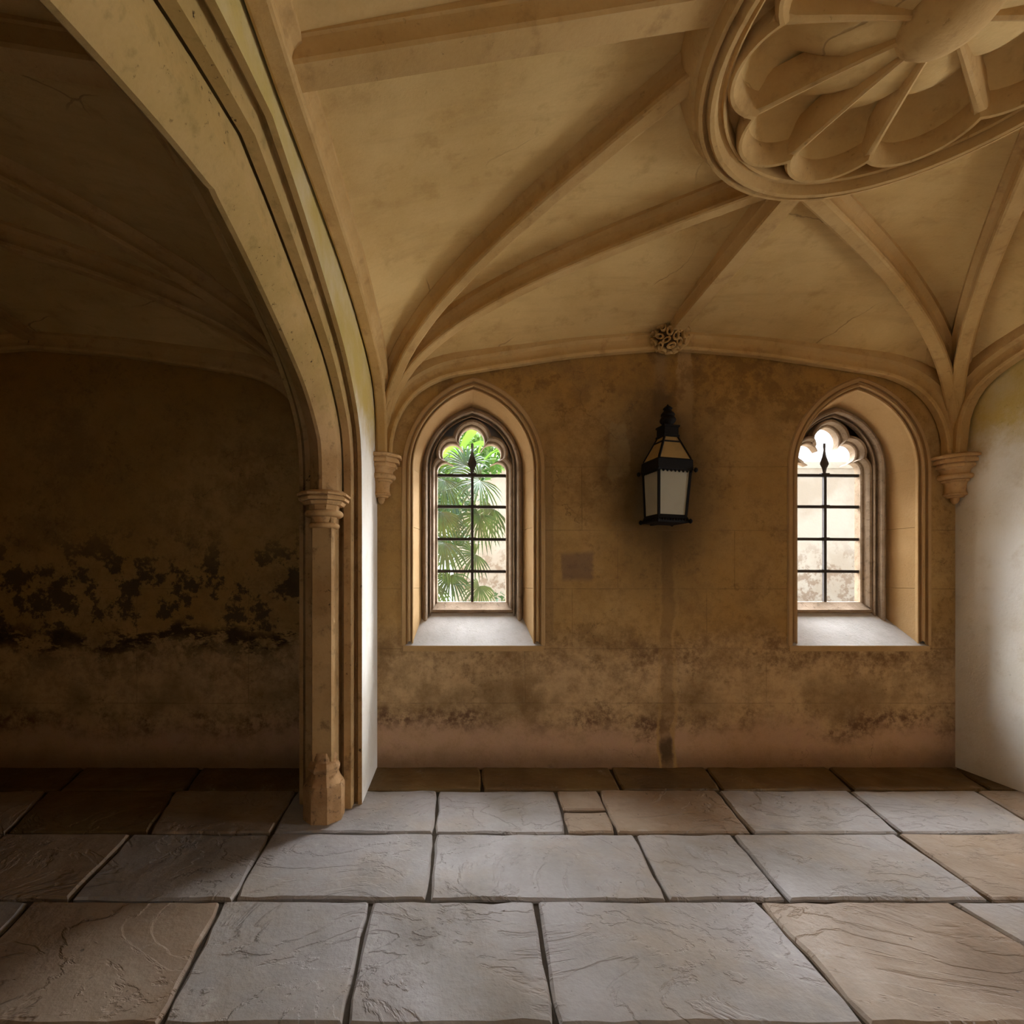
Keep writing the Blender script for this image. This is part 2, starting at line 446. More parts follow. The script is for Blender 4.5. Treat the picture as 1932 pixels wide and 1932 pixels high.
def arch_pts(xc, hw, zb, zs, za, n=14):
    """pointed-arch outline from the left foot over the apex to the right foot (x, z)"""
    rise = za - zs; c = (rise * rise - hw * hw) / (2 * hw); R = c + hw
    left = [(-hw, zb + (zs - zb) * k / 4) for k in range(4)]
    th = acos(c / R)
    left += [(c + R * cos(pi - th * k / n), zs + R * sin(pi - th * k / n)) for k in range(n + 1)]
    left[-1] = (0.0, za)
    pts = left + [(-x, z) for x, z in left[-2::-1]]
    return [(xc + x, z) for x, z in pts]

# ------------------------------------------------------------------ window data
WX = [0.146, 2 * XB - 0.146]
SPR = H + (CV - 885) / 240.0        # springing height in the wall plane
def A3(x, hw, zb, za, d, zs=None, n=14):
    return [Vector((a, d, z)) for a, z in arch_pts(x, hw, zb, SPR if zs is None else zs, za, n)]
HWO = 0.566; ZA0 = H + (CV - 712) / 240.0; ZSILL = H + (CV - 1218) / 240.0

# ------------------------------------------------------------------ setting: walls
XL, XR = -5.6, 7.4
def wall_rect(y, x0, x1, z0=-0.2, z1=3.75):
    return [Vector((x0, y, z0)), Vector((x1, y, z0)), Vector((x1, y, z1)), Vector((x0, y, z1))]

YO = 4.42
wb = MB()
for y, hw, za, zb in ((YW, HWO, ZA0, ZSILL), (YO, 0.46, 2.98, 1.02)):
    holes = [[p for p in A3(x, hw, zb, za, y)] for x in WX]
    wb.add(*fill([wall_rect(y, XP if y == YW else XL, XR)] + holes))
wb.add([(XP, YW, 3.75), (XR, YW, 3.75), (XR, YO, 3.75), (XL, YO, 3.75), (XL, YW, 3.75)], [(0, 1, 2, 3, 4)])
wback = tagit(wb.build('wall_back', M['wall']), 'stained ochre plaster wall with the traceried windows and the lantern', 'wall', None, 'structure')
tagit(MB().add([(XL, YW, -.2), (XP, YW, -.2), (XP, YW, 3.75), (XL, YW, 3.75)], [(0, 1, 2, 3)]).box(((XL + XP) / 2, YW + 0.03, 1.875), (XP - XL, 0.058, 3.75)).build('wall_left', M['wall_left_bay']),
      'dark mould-blackened plaster wall beyond the moulded pier', 'wall', None, 'structure')

# court side wall behind the camera with open pointed arches
COURT = [(WX[0] - 0.05, 0.34), (WX[1] + 0.05, 0.34)]
wf = MB()
def court(y):
    return [[Vector((a, y, z)) for a, z in arch_pts(x, hw, 0.75, 2.2, 2.95)] for x, hw in COURT]
h1, h2 = court(YN), court(YN - 0.5)
wf.add(*fill([wall_rect(YN, XL, XR)] + h1)); wf.add(*fill([wall_rect(YN - 0.5, XL, XR)] + h2))
for a, b in zip(h1, h2): wf.rings([a, b], True, False)
wf.add([(XL, YN, 3.75), (XR, YN, 3.75), (XR, YN - 0.5, 3.75), (XL, YN - 0.5, 3.75)], [(0, 1, 2, 3)])
tagit(wf.build('wall_front', M['vault']), 'court side wall with open pointed arches behind the viewer', 'wall', None, 'structure')
we = MB()
ends = []
for x in (XR, XR + 0.3):
    rect = [Vector((x, y, z)) for y, z in ((YN - .5, -.2), (YO, -.2), (YO, 3.75), (YN - .5, 3.75))]
    hole = [Vector((x, y, z)) for y, z in arch_pts(2.1, 0.70, 0.02, 1.75, 2.45)]
    ends.append(hole); we.add(*fill([rect, hole]))
we.rings(ends, True, False)
tagit(we.build('wall_right', M['vault']), 'end wall with an open doorway far right of the frame', 'wall', None, 'structure')
tagit(MB().box((XL - 0.05, YC, 1.875), (0.1, YO - YN, 3.75)).build('wall_end', M['vault']), 'far end wall of the dark left bay', 'wall', None, 'structure')
tagit(MB().box(((XL + XR) / 2, YC, 3.85), (XR - XL + 0.4, YO - YN + 1.4, 0.2)).build('roof', M['vault']), 'roof slab above the vault', 'roof', None, 'structure')

# ------------------------------------------------------------------ setting: floor
floor = empty('floor', (XB, 2.4, 0), 'worn riven flagstone floor lit by the window', 'floor', None, 'structure')
mesh('joint_bed', [(XL, YN - 0.5, -0.022), (XR, YN - 0.5, -0.022), (XR, YO, -0.022), (XL, YO, -0.022)], [(0, 1, 2, 3)], M['mortar'], floor)

def flag(corners, mat, gap=0.008, lift=0.0, jit=0.004):
    """corners (x, y) anticlockwise or clockwise; worn irregular slab"""
    c = Vector((sum(p[0] for p in corners) / 4, sum(p[1] for p in corners) / 4))
    P = [Vector(p) for p in corners]; loop = []
    for i in range(4):
        a, b = P[i], P[(i + 1) % 4]
        L = (b - a).length; n = max(3, int(L / 0.09))
        nr = Vector((-(b - a).y, (b - a).x)).normalized()
        if (c - a).dot(nr) < 0: nr = -nr
        pr = P[i - 1]
        for k in range(n):
            t = k / n
            if k == 0:
                q = a + (c - a).normalized() * gap * 2.0
            else:
                w = gap * (0.35 + 1.2 * random.random()) + jit * random.uniform(-1, 1) + .004 * sin(k * .8 + i * 2 + a.x * 9)
                q = a.lerp(b, t) + nr * max(w, 0.003)
            loop.append(q)
    n = len(loop)
    tilt = (random.uniform(-.004, .004), random.uniform(-.004, .004))
    def top(q): return lift + tilt[0] * (q.x - c.x) + tilt[1] * (q.y - c.y)
    r0 = [Vector((q.x, q.y, -0.05)) for q in loop]
    r1 = [Vector((q.x, q.y, top(q) - 0.010)) for q in loop]
    r2 = []
    for q in loop:
        s = q + (c - q).normalized() * (0.008 + 0.008 * random.random())
        r2.append(Vector((s.x, s.y, top(s) - 0.0005)))
    mb = MB(); mb.rings([r0, r1, r2], True, False)
    mb.add(r2, [tuple(range(n))])
    return mb.build('flagstone', mat, floor, 28)

def row(v0, v1, tops, bots, mats):
    for k in range(len(tops) - 1):
        cs = [fl(tops[k], v0), fl(tops[k + 1], v0), fl(bots[k + 1], v1), fl(bots[k], v1)]
        if v0 == 1447: cs[0] = (cs[0][0], YW); cs[1] = (cs[1][0], YW)
        flag(cs, mats[k % len(mats)], lift=random.uniform(-.003, .004))
FG, FW, FE = M['flag'], M['flag_warm'], M['flag_edge']
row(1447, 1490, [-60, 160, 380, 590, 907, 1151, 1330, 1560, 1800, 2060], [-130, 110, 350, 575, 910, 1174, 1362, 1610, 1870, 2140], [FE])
row(1491, 1571, [-120, 90, 330, 560, 826], [-230, 10, 280, 512, 819], [FW, FE, FW, FG])
row(1491, 1571, [826, 1048], [819, 1070], [FG])
row(1491, 1528.5, [1048, 1128], [1060, 1147], [FW])
row(1531, 1571, [1060, 1147], [1070, 1163], [FW])
row(1491, 1571, [1128, 1352, 1600, 1840, 2090], [1163, 1420, 1700, 1975, 2270], [FW, FG, FG, FW])
row(1572, 1697, [-230, 10, 250, 511, 820], [-440, -160, 130, 440, 807], [FG, FW, FG, FG])
row(1572, 1697, [820, 1198, 1380, 1690, 1960, 2250], [807, 1262, 1487, 1870, 2220, 2560], [FG, FG, FG, FW, FG])
row(1698, 1934, [-700, -300, 60, 420, 700, 1010, 1430, 1790, 2180, 2560], [-1300, -720, -170, 300, 650, 1050, 1640, 2200, 2700, 3200], [FG, FG, FW, FG])
for j, (y1, y0) in enumerate(((1.62, 1.0), (1.0, 0.4), (0.4, -0.1), (-0.1, YN + 0.01))):
    xs = [XL + 0.05 + 0.3 * j * 0.5]
    while xs[-1] < XR - 0.7: xs.append(xs[-1] + random.uniform(0.8, 1.3))
    xs[-1] = XR
    for a, b in zip(xs, xs[1:]): flag([(a, y1), (b, y1), (b, y0), (a, y0)], FG)

# ------------------------------------------------------------------ setting: vault
ceil = empty('ceiling', (XB, YC, H + 1.9), 'ribbed plaster vault of pale ochre stone', 'ceiling', None, 'structure')
RIBP = [(0, .90), (.012, 1.05), (.04, 1.21), (.1, 1.355), (.2, 1.485), (.35, 1.605), (.64, 1.735), (1.05, 1.83), (1.45, 1.88), (2.0, 1.91), (2.6, 1.92)]
WALLP = [(.06, .90), (.068, 1.06), (.11, 1.22), (.18, 1.345), (.29, 1.455), (.48, 1.55), (.80, 1.612), (1.10, 1.657), (1.5, 1.715), (XB - XC, 1.775)]
ARCHP = [(.05, .90), (.06, 1.03), (.09, 1.24), (.18, 1.39), (.35, 1.485), (.75, 1.58), (1.18, 1.63), (1.7, 1.635), (YS - YC, 1.625)]
_h = [(.027, 0), (.037, .005), (.042, .018), (.039, .032), (.034, .042), (.033, .062), (.040, .084), (.054, .098), (.066, .104), (.066, .19)]
PROF = [(-x, z) for x, z in _h[::-1]] + _h
PROF_S = [(a * 0.82, b) for a, b in PROF]
PROF_R = [(-.066, .19), (-.066, .075), (-.058, .07), (-.052, .05), (-.052, .012), (-.046, 0), (.046, 0), (.052, .012), (.052, .05), (.058, .07), (.066, .075), (.066, .19)]

def rib_path(prof, dirx, diry, L, n=34, x0=XC, y0=YS):
    p2 = [Vector((s, z)) for s, z in prof]
    path = spline([(p.x, p.y) for p in p2], 90)
    out = [q for q in path if q.x <= L + 1e-6]
    if out[-1].x < L - 1e-3:
        i = len(out); a, b = path[i - 1], path[min(i, len(path) - 1)]
        f = (L - a.x) / max(b.x - a.x, 1e-9); out.append(a.lerp(b, min(f, 1)))
    q = spline([(p.x, p.y) for p in out], n)
    d = Vector((dirx, diry, 0)).normalized()
    return [Vector((x0, y0, 0)) + d * a.x + Vector((0, 0, H + a.y)) for a in q], d

def frames(path, d):
    lat = Vector((0, 0, 1)).cross(d).normalized(); fr = []
    for i in range(len(path)):
        t = (path[min(i + 1, len(path) - 1)] - path[max(i - 1, 0)]).normalized()
        n = t.cross(lat).normalized()
        if n.z < 0 or (abs(n.z) < 0.05 and n.dot(d) > 0): n = -n
        fr.append((lat, n))
    return fr

ENDB = (1.635, 2.40); ENDA = (0.93, 1.89)
pw, dw = rib_path(WALLP, 1, 0, XB - XC, y0=3.795)
vb = Vector((ENDB[0] - XC, ENDB[1] - YS)); pb, db = rib_path(RIBP, vb.x, vb.y, vb.length)
va = Vector((ENDA[0] - XC, ENDA[1] - YS)); pa, da = rib_path(RIBP, va.x, va.y, va.length)
pr, dr = rib_path(ARCHP, 0, -1, YS - YC, x0=-0.56)

def xf(p, sx, sy, bay):
    x = XB + sx * (p.x - XB); y = YC + sy * (p.y - YC)
    if bay: x = 2 * XP - x
    return Vector((x, y, p.z))

def quarter(sx, sy, bay):
    T = lambda p: xf(p, sx, sy, bay)
    webs = []
    for path, d in ((pw, dw), (pb, db), (pa, da), (pr, dr)):
        webs.append([p + n * 0.115 for p, (l, n) in zip(path, frames(path, d))])
    N = len(pw); U = 6
    for i, j in ((0, 1), (1, 2), (2, 3)):
        A, B = webs[i], webs[j]; vs = []; fs = []
        for k in range(N):
            for u in range(U + 1):
                f = u / U
                p = A[k].lerp(B[k], f)
                p.z += 0.035 * sin(pi * f) * sin(pi * k / (N - 1))          # slight domical swell of the cell
                vs.append(T(p))
        for k in range(N - 1):
            for u in range(U):
                a = k * (U + 1) + u; fs.append((a, a + 1, a + U + 2, a + U + 1))
        mb = MB().add(vs, fs)
        if i == 2:
            e = webs[2][-1]; r = webs[3][-1]
            MB().add([T(e), T(Vector((0.895, YC, e.z))), T(r)], [(0, 1, 2)]).build('vault_panel', M['vault'], ceil)
        mb.build('vault_panel', M['vault'], ceil, 40)
    for nm, path, d, prof in (('wall_rib', pw, dw, PROF_S), ('tierceron_rib', pb, db, PROF), ('tierceron_rib', pa, da, PROF), ('arch_rib', pr, dr, PROF)):
        rings = []
        for p, (l, n) in zip(path, frames(path, d)):
            rings.append([T(p + l * a + n * b) for a, b in prof])
        MB().rings(rings, False, False).build(nm, M['rib'], ceil, 24)
for bay in (0, 1):
    for sx in (1, -1):
        for sy in (1, -1): quarter(sx, sy, bay)
def ridge(a, b, bay):
    d = Vector((b[0] - a[0], b[1] - a[1], 0)).normalized(); l = Vector((0, 0, 1)).cross(d)
    rings = []
    for p in (a, ((a[0] + b[0]) / 2, (a[1] + b[1]) / 2, (a[2] + b[2]) / 2), b):
        q = Vector((p[0], p[1], H + p[2])); rings.append([q + l * x + Vector((0, 0, z)) for x, z in PROF_R])
    rings = [[(Vector((2 * XP - v.x, v.y, v.z)) if bay else v) for v in r] for r in rings]
    MB().rings(rings, False, False).build('ridge_rib', M['rib'], ceil, 24)
for bay in (0, 1):
    ridge((XB, 3.80, 1.835), (XB, 2.37, 1.865), bay); ridge((XB, 2 * YC - 3.80, 1.835), (XB, 2 * YC - 2.37, 1.865), bay)
    ridge((XC, YC, 1.665), (0.91, YC, 1.90), bay); ridge((2 * XB - XC, YC, 1.665), (2 * XB - 0.91, YC, 1.90), bay)

# ------------------------------------------------------------------ transverse arches and piers
# profile: (offset along the passage, protrusion from the corner line); order runs to the centre
SIDE = [(.205, 0.0), (.180, 0.0), (.177, -.025), (.168, -.045), (.157, -.035), (.151, 0), (.149, .05), (.146, .062), (.101, .062), (.098, .05), (.094, .01), (.084, -.012), (.073, -.005), (.067, .04), (.065, .125)]
YCOR = 3.20
CORNER = [(.633, .455), (.64, .75), (.70, .95), (.86, 1.11), (1.10, 1.255), (1.35, 1.345), (1.63, 1.425), (1.9, 1.49), (YW - YC, 1.545)]
EXTR = [(.0, .455), (.0, .80), (.035, 1.02), (.11, 1.30), (.40, 1.56), (1.0, 1.69), (1.6, 1.72), (1.9, 1.72), (YW - YC, 1.72)]
ZCAP = 1.965

def make_arch(x0, label):
    root = empty('transverse_arch', (x0, YC, H + 1.55), label, 'arch')
    half = spline(CORNER, 30); ext = spline(EXTR, 30)
    C = [(YW - n, H + z) for n, z in half]; E = [(YW - n, H + z) for n, z in ext]
    C += [(2 * YC - y, z) for y, z in C[-2::-1]]; E += [(2 * YC - y, z) for y, z in E[-2::-1]]
    C.append((2 * YC - YCOR, 0.0)); E.append((YN, 0.0))
    C[0] = (YCOR, ZCAP - 0.03); E[0] = (YW, ZCAP - 0.03)
    nrm = []
    for i in range(len(C)):
        a = C[max(i - 1, 0)]; b = C[min(i + 1, len(C) - 1)]
        t = Vector((b[0] - a[0], b[1] - a[1])).normalized()
        nrm.append(Vector((-t.y, t.x)) * (1 if i < 1e9 else 1))
    # inward = towards the passage centre / down
    nrm = [n if (Vector((YC, H)) - Vector(c)).dot(n) > 0 else -n for n, c in zip(nrm, C)]
    def strip(pts):
        return [[Vector((x0 + a, c[0] + n.x * m, c[1] + n.y * m)) for a, m in pts] for c, n in zip(C, nrm)]
    for s in (1, -1):
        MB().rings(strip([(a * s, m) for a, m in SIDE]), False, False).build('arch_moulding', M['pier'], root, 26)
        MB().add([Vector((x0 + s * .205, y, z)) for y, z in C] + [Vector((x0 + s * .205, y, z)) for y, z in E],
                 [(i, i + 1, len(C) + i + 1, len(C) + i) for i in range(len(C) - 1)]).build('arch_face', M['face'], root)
    keel = [(.088, .06), (.088, .13), (.084, .165), (.076, .178), (.010, .243), (-.010, .243), (-.076, .178), (-.084, .165), (-.088, .13), (-.088, .06)]
    MB().rings(strip(keel), False, False).build('inner_order', M['pier'], root, 24)
    return root

def make_pier(x0, label):
    yc = 3.045
    root = empty('moulded_pier', (x0, yc, 0), label, 'pier')
    prof = [(a, YCOR - m) for a, m in SIDE]
    prof = [(.205, YW)] + prof; full = [(-a, y) for a, y in prof] + [(a, y) for a, y in prof[::-1]]
    zs = [0.0, ZCAP]
    MB().rings([[Vector((x0 + a, y, z)) for a, y in full] for z in zs], False, False).build('clustered_core', M['pier'], root, 20)
    for s in (1, -1):   # smooth outer faces, light on them partly carried by the pale colour
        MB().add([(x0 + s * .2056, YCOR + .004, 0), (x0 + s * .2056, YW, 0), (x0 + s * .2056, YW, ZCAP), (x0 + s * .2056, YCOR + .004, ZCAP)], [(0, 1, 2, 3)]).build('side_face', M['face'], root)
    oct_ = lambda r, z, w=1.0: [Vector((x0 + sx * r * w, yc + sy * r, z)) for sx, sy in ((.93, .5), (.93, -.62), (.80, -.92), (.62, -1), (-.62, -1), (-.80, -.92), (-.93, -.62), (-.93, .5))]
    MB().rings([oct_(.062, z) if 0 else [Vector((x0 + a, yc + b, z)) for a, b in ((.066, .08), (.066, -.035), (.058, -.056), (-.058, -.056), (-.066, -.035), (-.066, .08))] for z in (0.36, ZCAP - .02)]).build('shaft', M['pier'], root)
    # capital
    k = H - (945 - CV) / F * 3.0
    zz = lambda v: H + (CV - v) / F * 2.93
    cap = MB()
    for r, v0, v1, r2 in ((.135, 924, 929, .158), (.158, 929, 933, .156), (.132, 933, 937, .136), (.150, 937, 942, .146), (.118, 942, 944, .120), (.130, 944, 950, .118)):
        cap.lathe((x0, yc, 0), [(r * 1.04, zz(v0)), (r2 * 1.04, zz(v1))], 8, .5)
    cap.lathe((x0, yc, 0), [(.095, zz(950)), (.090, zz(960))], 8, .5)
    tor = lambda R, r, vm, hv: [(R + r * cos(a), zz(vm) + hv * sin(a)) for a in [pi / 2 - pi * k / 8 for k in range(9)]]
    cap.lathe((x0, yc, 0), tor(.095, .022, 966, .021), 24)
    cap.lathe((x0, yc, 0), [(.080, zz(972)), (.070, zz(984))], 16)
    cap.lathe((x0, yc, 0), tor(.075, .02, 989, .017), 24)
    cap.build('capital', M['capital'], root, 30)
    # worn base
    bz = lambda v: H + (CV - v) / F * 2.96
    b = MB(); rnd = random.Random(3)
    OC = [(r_ * cos(pi / 4 * (q + .5)) / cos(pi / 8), r_ * sin(pi / 4 * (q + .5)) / cos(pi / 8)) for r_ in (1.0,) for q in range(8)]
    def ring(r, z, j=0.0):
        out = []
        for q in range(8):
            a_, b_ = OC[q], OC[(q + 1) % 8]
            for f_ in (0, .3, .7):
                g = r * (1 + rnd.uniform(-j, j) / r)
                out.append(Vector((x0 + g * (a_[0] + (b_[0] - a_[0]) * f_), yc + g * (a_[1] + (b_[1] - a_[1]) * f_), z + rnd.uniform(-j, j))))
        return out
    b.rings([ring(.117, 0.0, .001), ring(.118, .10, .002), ring(.117, .200, .002), ring(.111, .222, .003)])
    b.build('plinth', M['base'], root, 30)
    b = MB()
    b.rings([ring(.110, .218, .003), ring(.094, .250, .006), ring(.078, .268, .007), ring(.076, .285, .005), ring(.090, .298, .005), ring(.093, .318, .005), ring(.078, .345, .005), ring(.070, .352, .003), ring(.076, .372, .004), ring(.066, .392, .002), ring(.063, .41, .001)])
    b.build('base_moulding', M['base'], root, 30)
    return root
make_arch(XP, 'moulded stone arch springing from the pier left of the window')
make_arch(XP2, 'moulded stone arch at the right end of the bay')
make_pier(XP, 'moulded stone pier with capital and broken base left of the window')
make_pier(XP2, 'moulded stone pier at the right end of the window wall')

# ------------------------------------------------------------------ corbels under the ribs
def corbel(x0, s, label):
    y0 = 3.80
    root = empty('rib_corbel', (x0, y0, 2.2), label, 'corbel', 'corbels under the vault ribs')
    zz = lambda v: H + (CV - v) / 240.0
    rr = lambda r: r
    ab = MB()
    for r, v0, v1, r2 in ((.140, 862, 866, .172), (.172, 866, 870, .168), (.140, 870, 873, .142), (.152, 873, 879, .150), (.122, 879, 882, .124), (.134, 882, 887, .130), (.118, 887, 892, .09)):
        ab.lathe((x0, y0, 0), [(rr(r), zz(v0)), (rr(r2), zz(v1))], 8, .5)
    ab.build('abacus', M['capital'], root, 30)
    tor = lambda R, r, vm, hv: [(R + r * cos(a), zz(vm) + hv * sin(a)) for a in [pi / 2 - pi * k / 8 for k in range(9)]]
    MB().lathe((x0, y0, 0), [(.095, zz(890)), (.088, zz(898))], 20).lathe((x0, y0, 0), tor(.092, .022, 903, .021), 24).lathe((x0, y0, 0), tor(.072, .016, 910, .012), 24)\
        .lathe((x0, y0, 0), [(.076, zz(911)), (.066, zz(918)), (.064, zz(928)), (.070, zz(933))], 20).build('bell', M['capital'], root, 30)
    MB().lathe((x0, y0, 0), tor(.058, .016, 935, .012), 24).lathe((x0, y0, 0), [(.06, zz(937)), (.052, zz(941))], 20).build('ring', M['capital'], root, 30)
    MB().lathe((x0, y0, 0), [(.028, zz(940)), (.027, zz(946)), (.016, zz(951)), (.002, zz(953))], 14).build('pendant', M['capital'], root, 30)
    return root
corbel(-0.572, 1, 'small moulded stone corbel between pier and window, below the ribs')
corbel(2 * XB + 0.572, -1, 'small moulded stone corbel at the right end of the window wall')

# ------------------------------------------------------------------ carved boss at the wall rib crown
bc = Vector((XB - 0.015, 3.735, H + 1.845))
boss = empty('foliage_boss', bc, 'carved foliage boss where the ridge rib meets the wall rib', 'boss')
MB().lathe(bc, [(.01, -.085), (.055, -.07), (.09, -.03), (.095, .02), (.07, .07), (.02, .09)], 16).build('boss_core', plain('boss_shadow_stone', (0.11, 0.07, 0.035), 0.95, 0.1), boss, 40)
k = 0; GA = pi * (3 - sqrt(5))
for i in range(54):
    z = 1 - 2 * (i + .5) / 54; r = sqrt(1 - z * z); d = Vector((r * cos(i * GA), r * sin(i * GA), z))
    if d.y > 0.45 or d.z > 0.75: continue
    p = bc + Vector((d.x * .135, d.y * .112, d.z * .112))
    ref = Vector((0, 0, 1)) if abs(d.z) < .9 else Vector((1, 0, 0))
    l = d.cross(ref).normalized(); u = l.cross(d); ang = random.uniform(0, pi)
    l, u = l * cos(ang) + u * sin(ang), u * cos(ang) - l * sin(ang)
    sx, sy = random.uniform(.026, .036), random.uniform(.018, .026)
    rings = []
    for rad, hgt in ((.75, -.022), (1.05, -.006), (1.1, .008), (.85, .014), (.62, .006), (.45, -.010)):
        rings.append([p + l * (sx * rad * cos(a)) + u * (sy * rad * sin(a)) + d * hgt for a in [2 * pi * q / 9 for q in range(9)]])
    MB().rings(rings, True, False).build('carved_leaf', M['rib'], boss, 50)

# ------------------------------------------------------------------ big foiled roundel in the vault crown
RC = Vector((XB, YC, H))
rd = empty('vault_roundel', RC + Vector((0, 0, 1.84)), 'large carved foiled roundel at the crown of the vault', 'roundel')
NS = 72
circ = lambda r, z: [RC + Vector((r * cos(2 * pi * q / NS), r * sin(2 * pi * q / NS), z)) for q in range(NS)]
ringp = [(.86, 2.14), (.83, 2.02), (.81, 1.94), (.785, 1.90), (.772, 1.895), (.766, 1.865), (.758, 1.845), (.744, 1.842), (.738, 1.862), (.730, 1.866), (.726, 1.842), (.716, 1.828), (.700, 1.83), (.692, 1.85), (.688, 1.87), (.676, 1.872), (.668, 1.86), (.660, 1.865), (.655, 1.90), (.655, 1.96)]
MB().rings([circ(r, z) for r, z in ringp], True, False).build('moulded_ring', M['rib'], rd, 30)
NF, RF, RA = 10, .185, .455
def foil_loop(r, z):
    out = []
    half = pi / NF
    dd = RA * cos(half) + sqrt(max(r * r - (RA * sin(half)) ** 2, 1e-6))
    cusp = Vector((dd * cos(half), dd * sin(half)))
    a1 = atan2(cusp.y, cusp.x - RA)
    for f in range(NF):
        th = (f + .5) * 2 * pi / NF
        for q in range(14):
            a = -a1 + 2 * a1 * q / 13
            x = RA + r * cos(a); y = r * sin(a)
            out.append(RC + Vector((x * cos(th) - y * sin(th), x * sin(th) + y * cos(th), z)))
    return out
lev = [foil_loop(RF + .026, 1.915), foil_loop(RF + .024, 1.868), foil_loop(RF + .014, 1.850), foil_loop(RF + .002, 1.852), foil_loop(RF - .010, 1.868), foil_loop(RF - .022, 1.905), foil_loop(RF - .024, 1.95)]
MB().rings(lev, True, False).build('foil_moulding', M['rib'], rd, 28)
o = lev[0]
outer = [RC + Vector((.658 * (p - RC).x / (p - RC).xy.length, .658 * (p - RC).y / (p - RC).xy.length, 1.925)) for p in o]
MB().rings([o, outer], True, False).build('spandrel', M['rib'], rd)
for f in range(NF):
    th = (f + .5) * 2 * pi / NF
    seg = foil_loop(RF - .023, 1.93)[f * 14:(f + 1) * 14]
    lv = []
    for t_ in (0, .06, .15, .3, .45, .6, .8, 1.0):
        row_ = []
        for p in seg:
            d_ = (p - RC).xy; g = d_.normalized() * .10
            row_.append(Vector((p.x + (RC.x + g.x - p.x) * t_, p.y + (RC.y + g.y - p.y) * t_, H + 1.93 + .085 * sin(pi * min(t_ * 1.9, 1) ** .8) - .07 * max(t_ - .3, 0))))
        lv.append(row_)
    MB().rings(lv, False, False).build('foil_dish', M['vault'], rd, 60)
    th2 = f * 2 * pi / NF
    dv = Vector((cos(th2), sin(th2), 0)); sv = Vector((-dv.y, dv.x, 0))
    rr = []
    for r_, w_, z_ in ((.60, .034, 1.868), (.53, .020, 1.862), (.42, .017, 1.866), (.30, .015, 1.868), (.20, .013, 1.868), (.09, .012, 1.866)):
        c_ = RC + dv * r_ + Vector((0, 0, z_))
        rr.append([c_ + sv * (w_ * a_) + Vector((0, 0, b_)) for a_, b_ in ((-1.2, .13), (-1.1, .03), (-.7, .006), (0, 0), (.7, .006), (1.1, .03), (1.2, .13))])
    MB().rings(rr, False, False).build('foil_rib', M['rib'], rd, 40)
MB().lathe(RC, [(.15, 1.96), (.14, 1.875), (.115, 1.845), (.06, 1.815), (.01, 1.81)], 32).build('centre_boss', M['rib'], rd, 40)

